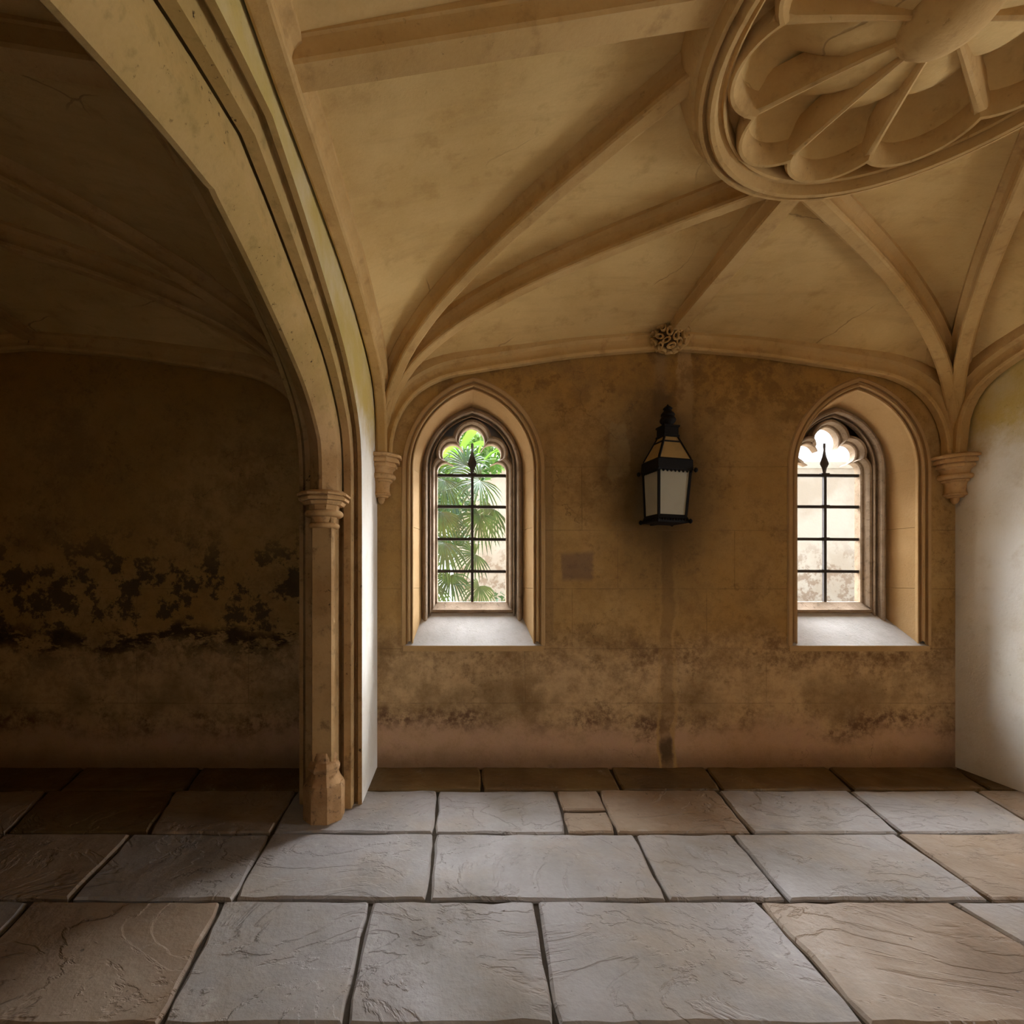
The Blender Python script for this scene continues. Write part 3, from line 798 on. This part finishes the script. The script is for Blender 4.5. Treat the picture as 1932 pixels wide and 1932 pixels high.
# ------------------------------------------------------------------ windows
def window(idx, xc, label):
    root = empty('window_%d' % idx, (xc, YW, ZSILL), label, 'window', None, 'structure')
    S = 240.0; SD = F / 4.15
    zW = lambda v: H + (CV - v) / S
    def lvl(hwpx, apex, d, zb):    # measured in the wall plane, re-projected to its depth
        s = F / d
        return A3(xc, hwpx / s, zb, H + (CV - apex) / s, d, H + (CV - 885) / s)
    # hood moulding, rolls and hollows
    hood = [(135.5, 711, YW, 1218), (134, 713, 3.822, 1218), (128, 719, 3.820, 1217), (127, 720, 3.842, 1214), (125, 722, 3.845, 1212), (123.5, 724, 3.828, 1211), (121, 727, 3.823, 1210), (119.2, 729, 3.830, 1209), (118.4, 730.5, 3.858, 1205), (117, 732, 3.862, 1201), (115.5, 734, 3.846, 1200), (113.5, 736, 3.848, 1198), (112.5, 737, 3.870, 1192)]
    L = [lvl(a, b, d, zW(z) if d <= YW + .001 else ZSILL + (d - YW) * 0.80 - .004) for a, b, d, z in hood]
    MB().rings(L, False, False).build('hood_moulding', M['reveal'], root, 28)
    # splayed reveal in dressed blocks
    d0, d1 = 3.868, 4.09
    hw0, hw1 = 113 / (F / d0), 94.5 / (F / d1)
    za0, za1 = H + (CV - 736.5) / (F / d0), H + (CV - 769) / (F / d1)
    zs0, zs1 = H + (CV - 885) / (F / d0), H + (CV - 885) / (F / d1)
    zb = lambda d: ZSILL + (d - YW) * 0.80
    cuts = [None, 1110, 995, 885]
    for s in (-1, 1):
        for k in range(3):
            g = .0012
            q = []
            for d, hw in ((d0, hw0), (d1, hw1)):
                lo = (zb(d) - .01) if k == 0 else H + (CV - cuts[k]) / (F / d0) + g
                hi = H + (CV - cuts[k + 1]) / (F / d0) - g
                q.append([Vector((xc + s * hw, d, lo)), Vector((xc + s * hw, d, hi)), Vector((xc + s * (hw + .05), d, hi)), Vector((xc + s * (hw + .05), d, lo))])
            MB().rings(q).build('reveal_stone', M['reveal'], root)
        n = 16
        ins = []
        for d, hw, zs, za in ((d0, hw0, zs0, za0), (d1, hw1, zs0, za1)):
            a = arch_pts(xc, hw, zs - .1, zs, za, n)[4:4 + n + 1]
            b = arch_pts(xc, hw + .05, zs - .1, zs, za + .05, n)[4:4 + n + 1]
            ins.append((a, b))
        rr = []
        for i in range(n + 1):
            f = lambda p, d: Vector((xc + (p[0] - xc) * -s - (.001 * s if i == n else 0), d, p[1]))
            rr.append([f(ins[0][0][i], d0), f(ins[1][0][i], d1), f(ins[1][1][i], d1), f(ins[0][1][i], d0)])
        MB().rings(rr).build('reveal_stone', M['reveal'], root, 30)
    # frame: big outer roll, hollow, inner fillet
    zfoot = zb(4.06) - .01
    fr = [(96, 767, 4.09), (94, 769, 4.065), (91, 772.5, 4.048), (88, 776, 4.046), (85.5, 778.5, 4.058), (84, 780, 4.085), (83, 781, 4.115), (81.5, 783, 4.118), (80.5, 784, 4.095), (78.5, 786, 4.093), (77.5, 787, 4.105), (77, 787.5, 4.145)]
    L = []
    for a, b, d in fr:
        L.append(lvl(a, b, d, zfoot if a > 83.5 else zb(d) - .005))
    MB().rings(L, False, False).build('frame_roll', M['frame'], root, 30)
    # tracery: cinquefoil head
    dT = 4.15; s = F / dT
    P = lambda x, v, d=dT: Vector((xc + x / s, d, H + (CV - v) / s))
    CI = [(-48.5, 888.0, 16.4), (-36.5, 855.5, 19.0), (3.2, 832.0, 27.2)]
    def foil(o, vb, n=9):
        c = [(x, -v, r + o) for x, v, r in CI]
        def isect(a, b):
            (x0, y0, r0), (x1, y1, r1) = a, b
            dx, dy = x1 - x0, y1 - y0; D = sqrt(dx * dx + dy * dy)
            q = (r0 * r0 - r1 * r1 + D * D) / (2 * D); h = sqrt(max(r0 * r0 - q * q, 0))
            c1 = (x0 + q * dx / D + h * dy / D, y0 + q * dy / D - h * dx / D)
            c2 = (x0 + q * dx / D - h * dy / D, y0 + q * dy / D + h * dx / D)
            return min((c1, c2), key=lambda p: p[0])            # root of the cusp, on the stone side
        k1 = isect(c[0], c[1]); k2 = isect(c[1], c[2]); e = max(1 - o / 9.0, 0.0)
        tip = lambda k, t: (k[0] + (t[0] - k[0]) * e, k[1] + (t[1] - k[1]) * e)
        pts = [(c[0][0] - c[0][2], -(vb + (888 - vb) * j / 6)) for j in range(6)]
        def arc(cc, a, b, m, e0, e1):
            a0 = atan2(a[1] - cc[1], a[0] - cc[0]); a1 = atan2(b[1] - cc[1], b[0] - cc[0])
            while a1 > a0: a1 -= 2 * pi
            a0 -= e0; a1 += e1
            return [(cc[0] + cc[2] * cos(a0 + (a1 - a0) * j / m), cc[1] + cc[2] * sin(a0 + (a1 - a0) * j / m)) for j in range(m + 1)]
        pts += arc(c[0], (c[0][0] - c[0][2], c[0][1]), k1, n, 0, -.25 * e) + [tip(k1, (-35.0, -877.0))]
        pts += arc(c[1], k1, k2, n + 4, -.02 * e, -.12 * e) + [tip(k2, (-16.5, -850.5))]
        ap = (0.0, c[2][1] + sqrt(c[2][2] ** 2 - c[2][0] ** 2))
        pts += arc(c[2], k2, ap, n + 3, -.10 * e, 0)
        pts += [(-x, y) for x, y in pts[-2::-1]]
        return [(x, -y) for x, y in pts]
    vbot = 1136
    levels = [(0, 4.235, 0), (0, 4.175, 0), (1.5, 4.165, 2), (4.5, 4.16, 5), (5.5, 4.135, 7), (7.5, 4.118, 11), (10, 4.112, 15), (12, 4.118, 19), (13.2, 4.135, 21), (13.6, 4.165, 21)]
    MB().rings([[P(x, v, d) for x, v in foil(o_, vbot + e)] for o_, d, e in levels], False, False).build('foil_moulding', M['frame'], root, 28)
    out = [p for p in lvl(77.5, 787, dT + .012, H + (CV - 1157) / s)]
    inn = [P(x, v, dT + .012) for x, v in foil(13.4, 1157)]
    MB().add(*fill([out + inn[::-1]])).build('spandrel_panel', M['frame'], root)
    # bottom rail of the frame
    hwr = 79 / s
    secs = [(1136, 4.235), (1136, 4.175), (1138.5, 4.165), (1148, 4.125), (1150, 4.112), (1154, 4.110), (1155, 4.122), (1161, 4.125), (1163, 4.12), (1170, 4.12)]
    rings = []
    for v, d in secs:
        w = (66 + (v - 1136) * .85 if v < 1154 else 80) / s
        rings.append([Vector((xc - w, d, H + (CV - v) / s)), Vector((xc + w, d, H + (CV - v) / s))])
    MB().rings(rings, False, False).build('bottom_rail', M['frame'], root, 25)
    # sloping sill
    zt = zb(4.16)
    w0 = 131 / 240.0
    w1 = hw1 + .03
    MB().add([(xc - w0, YW - .004, ZSILL), (xc + w0, YW - .004, ZSILL), (xc + w1, 4.16, zt), (xc - w1, 4.16, zt),
              (xc - w0, YW - .004, ZSILL - .035), (xc + w0, YW - .004, ZSILL - .035), (xc + w1, 4.16, zt - .2), (xc - w1, 4.16, zt - .2)],
             [(0, 1, 2, 3), (0, 3, 7, 4), (1, 5, 6, 2), (2, 6, 7, 3)]).build('sill', M['sill'], root)
    MB().box((xc, YW - .003, ZSILL - .0225), (w0 * 2 + .01, .012, .042)).build('sill_edge', M['reveal'], root)
    # outside splay closes the wall thickness
    i0 = [P(x, v, 4.235) for x, v in foil(0, vbot)]
    n0 = len(i0); ar = arch_pts(xc, .46, 1.02, SPR, 2.98, 40)
    o0 = [Vector((*[0, 0], 0))] * 0
    outw = [Vector((a, YO, z)) for a, z in arch_pts(xc, .46, 1.02, SPR, 2.98)]
    mid = [Vector((a, 4.235, z)) for a, z in arch_pts(xc, .40, 1.10, SPR, 2.90)]
    ext = MB().rings([mid, outw], True, False)
    ext.add(*fill([mid, i0]))
    ext.build('outer_reveal', M['facade'], root)
    # iron bars
    yb = 4.20; sb = F / yb
    Q = lambda x, v: Vector((xc + x / sb, yb, H + (CV - v) / sb))
    for v in (897, 956, 1017, 1077.5):
        MB().bar(Q(-70, v), Q(70, v + 1), .024, .024).build('saddle_bar', M['iron'], root)
    st = MB().bar(Q(1, 1138), Q(1, 893), .023, .023)
    st.build('stanchion', M['iron'], root)
    zf = lambda v: Q(0, v).z
    spear = MB().rings([[Vector((xc + 1 / sb + a * w / sb, yb + b * .012, zf(v))) for a, b in ((-1, 0), (0, -1), (1, 0), (0, 1))] for v, w in ((894, 2.6), (884, 4.5), (876, 8.5), (873.5, 8.2), (862, 4.2), (851, 2.0), (847, 1.9), (844, 2.6), (837, 2.4))])
    spear.build('spear_finial', M['iron'], root, 40)
    for v in (896, 956, 1017, 1077.5):
        MB().rings([[Q(1, v) + Vector((a, b, c)) for a, b in ((-.034, -.016), (.034, -.016), (.034, .016), (-.034, .016))] for c in (-.013, .013)]).build('bar_collar', M['iron'], root)
    return root
window(1, WX[0], 'pointed window with cinquefoil tracery and iron bars, palm outside')
window(2, WX[1], 'pointed traceried window to the right of the lantern')

# ------------------------------------------------------------------ lantern
LC = Vector((1.573, 3.625, 2.25))
lan = empty('wall_lantern', LC, 'black iron wall lantern with frosted panes and amber top panes', 'lantern')
R10 = Matrix.Rotation(radians(9.3), 3, 'Z'); TILT = Matrix.Rotation(radians(1.6), 3, 'Y')
def LT(x, y, z): return LC + TILT @ (R10 @ Vector((x, y, z - LC.z)))
zl = lambda v: H + (CV - v) / F * 3.56
def corners(w, d, z): return [LT(a * w / 2, b * d / 2, z) for a, b in ((-1, -1), (1, -1), (1, 1), (-1, 1))]
zt_, zbn, zp, zbt = zl(866), zl(888), zl(973), zl(986)
WT, DT, WBm, DB = .250, .205, .215, .178
top4, bot4 = corners(WT, DT, zbn), corners(WBm, DB, zp)
for i in range(4):
    MB().bar(bot4[i], top4[i], .016).build('corner_bar', M['black'], lan)
    a, b, c, d = bot4[i], bot4[(i + 1) % 4], top4[(i + 1) % 4], top4[i]
    cen = LT(0, 0, (zbn + zp) / 2)
    ins = lambda p: p + (Vector((cen.x, cen.y, p.z)) - p) * .03
    q = [ins(v) for v in (a, b, c, d)]; nn = (b - a).cross(d - a).normalized() * .002
    MB().rings([[v - nn for v in q], [v + nn for v in q]]).build('glass_pane', M['opal'], lan, label='frosted white pane')
# band with crest, bottom rail
mb = MB(); mb.rings([corners(WT + .018, DT + .018, zbn - .004), corners(WT + .026, DT + .026, zbn + .006), corners(WT + .022, DT + .022, zt_ - .01), corners(WT + .006, DT + .006, zt_)])
mb.build('upper_band', M['black'], lan)
mb = MB()
for s in (-1, 1):
    for k in range(9):
        t = -1 + 2 * k / 8
        for p in (LT(t * WT / 2, s * (DT / 2 + .008), zbn - .008), LT(s * (WT / 2 + .008), t * DT / 2, zbn - .008)):
            mb.lathe(p, [(.002, -.010), (.008, -.004), (.008, .004), (.002, .012)], 6)
mb.build('crest_drops', M['black'], lan)
mb = MB(); mb.rings([corners(WBm + .03, DB + .03, zbt), corners(WBm + .034, DB + .034, zbt + .018), corners(WBm + .014, DB + .014, zp - .004), corners(WBm, DB, zp + .008)])
mb.build('bottom_rail', M['black'], lan)
mb = MB()
for s in (-1, 1):
    for k in range(11):
        t = -1 + 2 * k / 10
        for p in (LT(t * WBm / 2, s * (DB / 2 + .018), zbt + .02), LT(s * (WBm / 2 + .018), t * DB / 2, zbt + .02)):
            mb.lathe(p, [(.002, -.009), (.008, 0), (.002, .011)], 6)
mb.build('bottom_beading', M['black'], lan)
mb = MB()
for w, d, z in ((WT + .05, DT + .05, zbn + .002), (WBm + .045, DB + .045, zbt + .012)):
    for p in corners(w, d, z):
        MB().lathe(p, [(.003, -.018), (.013, -.010), (.015, 0), (.012, .010), (.003, .018)], 10).build('corner_knob', M['black'], lan, 50)
# roof
WCh = .100; zc0, zc1 = zl(821), zl(801)
zmid = zl(832); fm = (zmid - zt_) / (zc0 - zt_)
base4 = corners(WT, DT, zt_); ch4 = corners(WCh, WCh * .9, zc0)
mid4 = [a.lerp(b, fm) for a, b in zip(base4, ch4)]
for i in range(4):
    j = (i + 1) % 4
    MB().bar(base4[i], ch4[i], .014).build('roof_bar', M['black'], lan)
    MB().bar(mid4[i], mid4[j], .012).build('roof_rail', M['black'], lan)
    for lo, hi in ((base4, mid4), (mid4, ch4)):
        q = [lo[i], lo[j], hi[j], hi[i]]; nn = (q[1] - q[0]).cross(q[3] - q[0]).normalized() * .002
        MB().rings([[v - nn for v in q], [v + nn for v in q]]).build('roof_pane', M['amber'], lan, label='amber roof pane')
MB().rings([corners(.122, .115, zc0 - .006), corners(.122, .115, zc0 + .01), corners(.110, .104, zc0 + .014), corners(.110, .104, zc1 - .012), corners(.124, .118, zc1 - .008), corners(.124, .118, zc1 + .004)]).build('chimney', M['black'], lan)
zf_ = lambda v: zl(v) - zl(801)
ctop = LT(0, 0, zc1)
MB().lathe(ctop, [(.034, 0), (.036, zf_(796)), (.052, zf_(792)), (.058, zf_(788)), (.052, zf_(784)), (.044, zf_(781)), (.050, zf_(778)), (.046, zf_(775)), (.030, zf_(771)), (.026, zf_(768)), (.034, zf_(765.5)), (.024, zf_(762.5)), (.010, zf_(760)), (.003, zf_(757))], 14).build('finial', M['black'], lan, 50)
for p_, q_ in ((LT(0, DT / 2 - .02, zt_ - .02), LT(0.02, .207, zt_ - .02)), (LT(0, DB / 2 - .02, zbt + .02), LT(.02, .207, zbt + .02))):
    MB().bar(p_, q_, .03).build('wall_bracket', M['black'], lan)

# ------------------------------------------------------------------ the garden outside
tagit(MB().box((1, 24.45, -0.15), (70, 40, 0.2)).build('garden_ground', M['lawn']), 'pale gravel ground outside the window', 'ground', None, 'structure')

def fan_leaf(hub, root_pt, R, face, aim, spread=200, n=26, parent=None, mat=None, w=.024, droop=.25):
    """palmate leaf: petiole from root_pt to hub, blades around aim (angle in the leaf plane)"""
    hub = Vector(hub); f = Vector(face).normalized()
    rt = f.cross(Vector((0, 0, 1))).normalized(); up = rt.cross(f)
    mb = MB()
    mid = (Vector(root_pt) + hub) / 2 + Vector((0, 0, .08))
    mb.tube([root_pt, mid, hub], [.008, .006, .005], 5)
    for k in range(n):
        a = radians(aim - spread / 2 + spread * k / (n - 1) + random.uniform(-3, 3))
        L = R * (1 - .25 * abs(2 * k / (n - 1) - 1) ** 2) * random.uniform(.88, 1.05)
        d = rt * cos(a) + up * sin(a); sd = f.cross(d)
        pts = []
        for t, ww in ((.02, .25), (.3, .8), (.6, 1.0), (.82, .6), (1.0, .04)):
            bend = Vector((0, 0, -droop * R * t ** 3)) + f * (.10 * R * sin(t * 2.2))
            c = hub + d * (L * t) + bend
            pts.append((c + sd * (w * ww / 2) , c - f * (w * ww * .22), c - sd * (w * ww / 2)))
        for q in range(4):
            A, B = pts[q], pts[q + 1]
            mb.add([A[0], A[1], A[2], B[0], B[1], B[2]], [(0, 1, 4, 3), (1, 2, 5, 4)])
    return mb.build('palm_frond', mat or M['palm'], parent, 60)

palm = empty('fan_palm', (-0.75, 6.35, -0.05), 'fan palm with glossy pleated fronds outside the window', 'palm')
MB().lathe((-0.75, 6.35, 0), [(.11, -.05), (.10, .6), (.12, 1.4), (.10, 2.1), (.05, 2.35)], 12).build('trunk', M['bark'], palm, 50)
FR = [  # u, v of hub, depth, radius px, aim, spread, droop
    (905, 907, 5.9, 66, -30, 260, .25), (838, 906, 6.2, 64, -80, 200, .4), (832, 966, 6.0, 68, -75, 190, .45),
    (905, 972, 6.0, 62, -60, 230, .35), (838, 1024, 5.8, 66, -65, 190, .4), (897, 1046, 5.9, 50, -20, 250, .3),
    (904, 1106, 5.7, 46, -60, 250, .5), (850, 1085, 5.9, 55, -80, 220, .4), (818, 1100, 6.1, 60, -40, 220, .3),
    (930, 960, 6.4, 52, -50, 200, .45), (858, 952, 6.5, 60, -10, 220, .3), (820, 905, 6.6, 70, 20, 200, .3),
    (862, 1030, 6.5, 50, 60, 260, .2), (800, 1040, 6.3, 60, 0, 240, .3), (880, 880, 6.7, 60, 60, 220, .25)]
for u, v, d, rp, aim, sp, dr_ in FR:
    h_ = px(u, v, d)
    fan_leaf(h_, (-0.70, 6.32, min(max(h_.z - .1, 1.3), 2.3)), rp / F * d, (random.uniform(-.25, .35), -1, random.uniform(-.1, .35)), aim, sp, 24, palm, None, .026 * rp / 60, dr_)

def leaf_cloud(mb, c, rad, n, size, rnd):
    for _ in range(n):
        while True:
            p = Vector((rnd.uniform(-1, 1), rnd.uniform(-1, 1), rnd.uniform(-1, 1)))
            if p.length < 1: break
        p = Vector(c) + Vector((p.x * rad[0], p.y * rad[1], p.z * rad[2]))
        a = Vector((rnd.gauss(0, 1), rnd.gauss(0, 1), rnd.gauss(0, .7))).normalized(); b = a.orthogonal().normalized()
        b = (Matrix.Rotation(rnd.uniform(0, 6.28), 3, a) @ b)
        s = size * rnd.uniform(.6, 1.3)
        mb.add([p - a * s, p + b * s * .38 - a * s * .1, p + a * s, p - b * s * .38 - a * s * .1], [(0, 1, 2, 3)])

def tree(name, at, h, blobs, size, mat, label, cat, seed, trunk=.14):
    rnd = random.Random(seed)
    root = empty(name, at, label, cat)
    mb = MB()
    for c, rad, n in blobs: leaf_cloud(mb, c, rad, n, size, rnd)
    o_ = mb.build('foliage', mat, root); o_['kind'] = 'stuff'
    MB().tube([at, (at[0] + .05, at[1], at[2] + h * .5), (at[0], at[1], at[2] + h)], [trunk, trunk * .8, trunk * .4], 8).build('trunk', M['bark'], root, 50)
    return root
tree('broadleaf_tree', (-0.6, 11.5, -.05), 4.4, [((-.2, 11.5, 4.6), (1.5, 1.3, 1.1), 1500), ((.9, 11.8, 4.5), (.5, .8, .5), 240), ((-.9, 11.3, 3.4), (1.2, 1.2, .9), 900)], .13, M['tree'], 'bright green broadleaf tree rising behind the palm', 'tree', 4)
tree('evergreen_shrub', (-1.0, 9.0, -.05), 2.2, [((-.75, 9.0, 2.3), (1.0, .7, .95), 600), ((-1.1, 9.2, 1.0), (1.0, .7, 1.0), 420), ((.15, 9.2, 3.1), (.5, .6, .5), 200)], .085, M['shrub'], 'dark green evergreen shrub massed behind the palm fronds', 'shrub', 5, .06)
tree('young_shrub', (.95, 10.5, -.05), .7, [((.95, 10.5, .75), (.25, .25, .45), 160)], .07, M['shrub'], 'small leafy shrub at the foot of the pale building', 'shrub', 6, .03)
# strap-leaved plant with broad bright leaves in the window head
sp_ = empty('strap_leaf_plant', (-.35, 7.2, -.05), 'tall plant with broad bright green strap leaves above the palm', 'plant')
MB().tube([(-.35, 7.2, -.05), (-.33, 7.2, 1.8), (-.3, 7.2, 3.15)], [.05, .04, .03], 8).build('stem', M['bark'], sp_, 50)
for u0, v0, u1, v1, w in ((868, 850, 905, 806, .13), (846, 872, 880, 842, .11), (880, 846, 930, 842, .08), (905, 880, 948, 846, .035), (900, 866, 912, 838, .03), (925, 862, 948, 856, .03), (936, 866, 938, 846, .02), (830, 868, 866, 842, .12), (840, 895, 890, 884, .07)):
    a, b = px(u0, v0, 7.1), px(u1, v1, 6.9)
    d = (b - a); sd = d.cross(Vector((0, -1, .2))).normalized()
    mb = MB(); r_ = []
    for t, ww in ((0, .25), (.25, .85), (.5, 1), (.75, .75), (1, .05)):
        c = a + d * t + Vector((0, 0, .06 * sin(pi * t)))
        r_.append([c + sd * w * ww / 2, c + Vector((0, .02 * ww, 0)), c - sd * w * ww / 2])
    mb.rings(r_, False, False)
    st_ = Vector((-.31, 7.2, min(a.z, 3.1)))
    mb.tube([st_, (st_ + a) / 2 + Vector((0, 0, .03)), a], .008, 5)
    mb.build('strap_leaf', M['strap'], sp_, 60)

bld = empty('pale_building', (3.0, 19.0, 0), 'pale stone building with stained lower wall across the garden', 'building')
MB().box((12.0, 19.3, 2.9), (24.0, .6, 5.8)).build('facade_wall', M['facade'], bld)
MB().box((12.0, 18.95, .25), (24.0, .14, .5)).build('plinth_course', M['facade'], bld)
MB().box((12.0, 19.0, 5.85), (24.1, .3, .25)).build('cornice', M['facade'], bld)
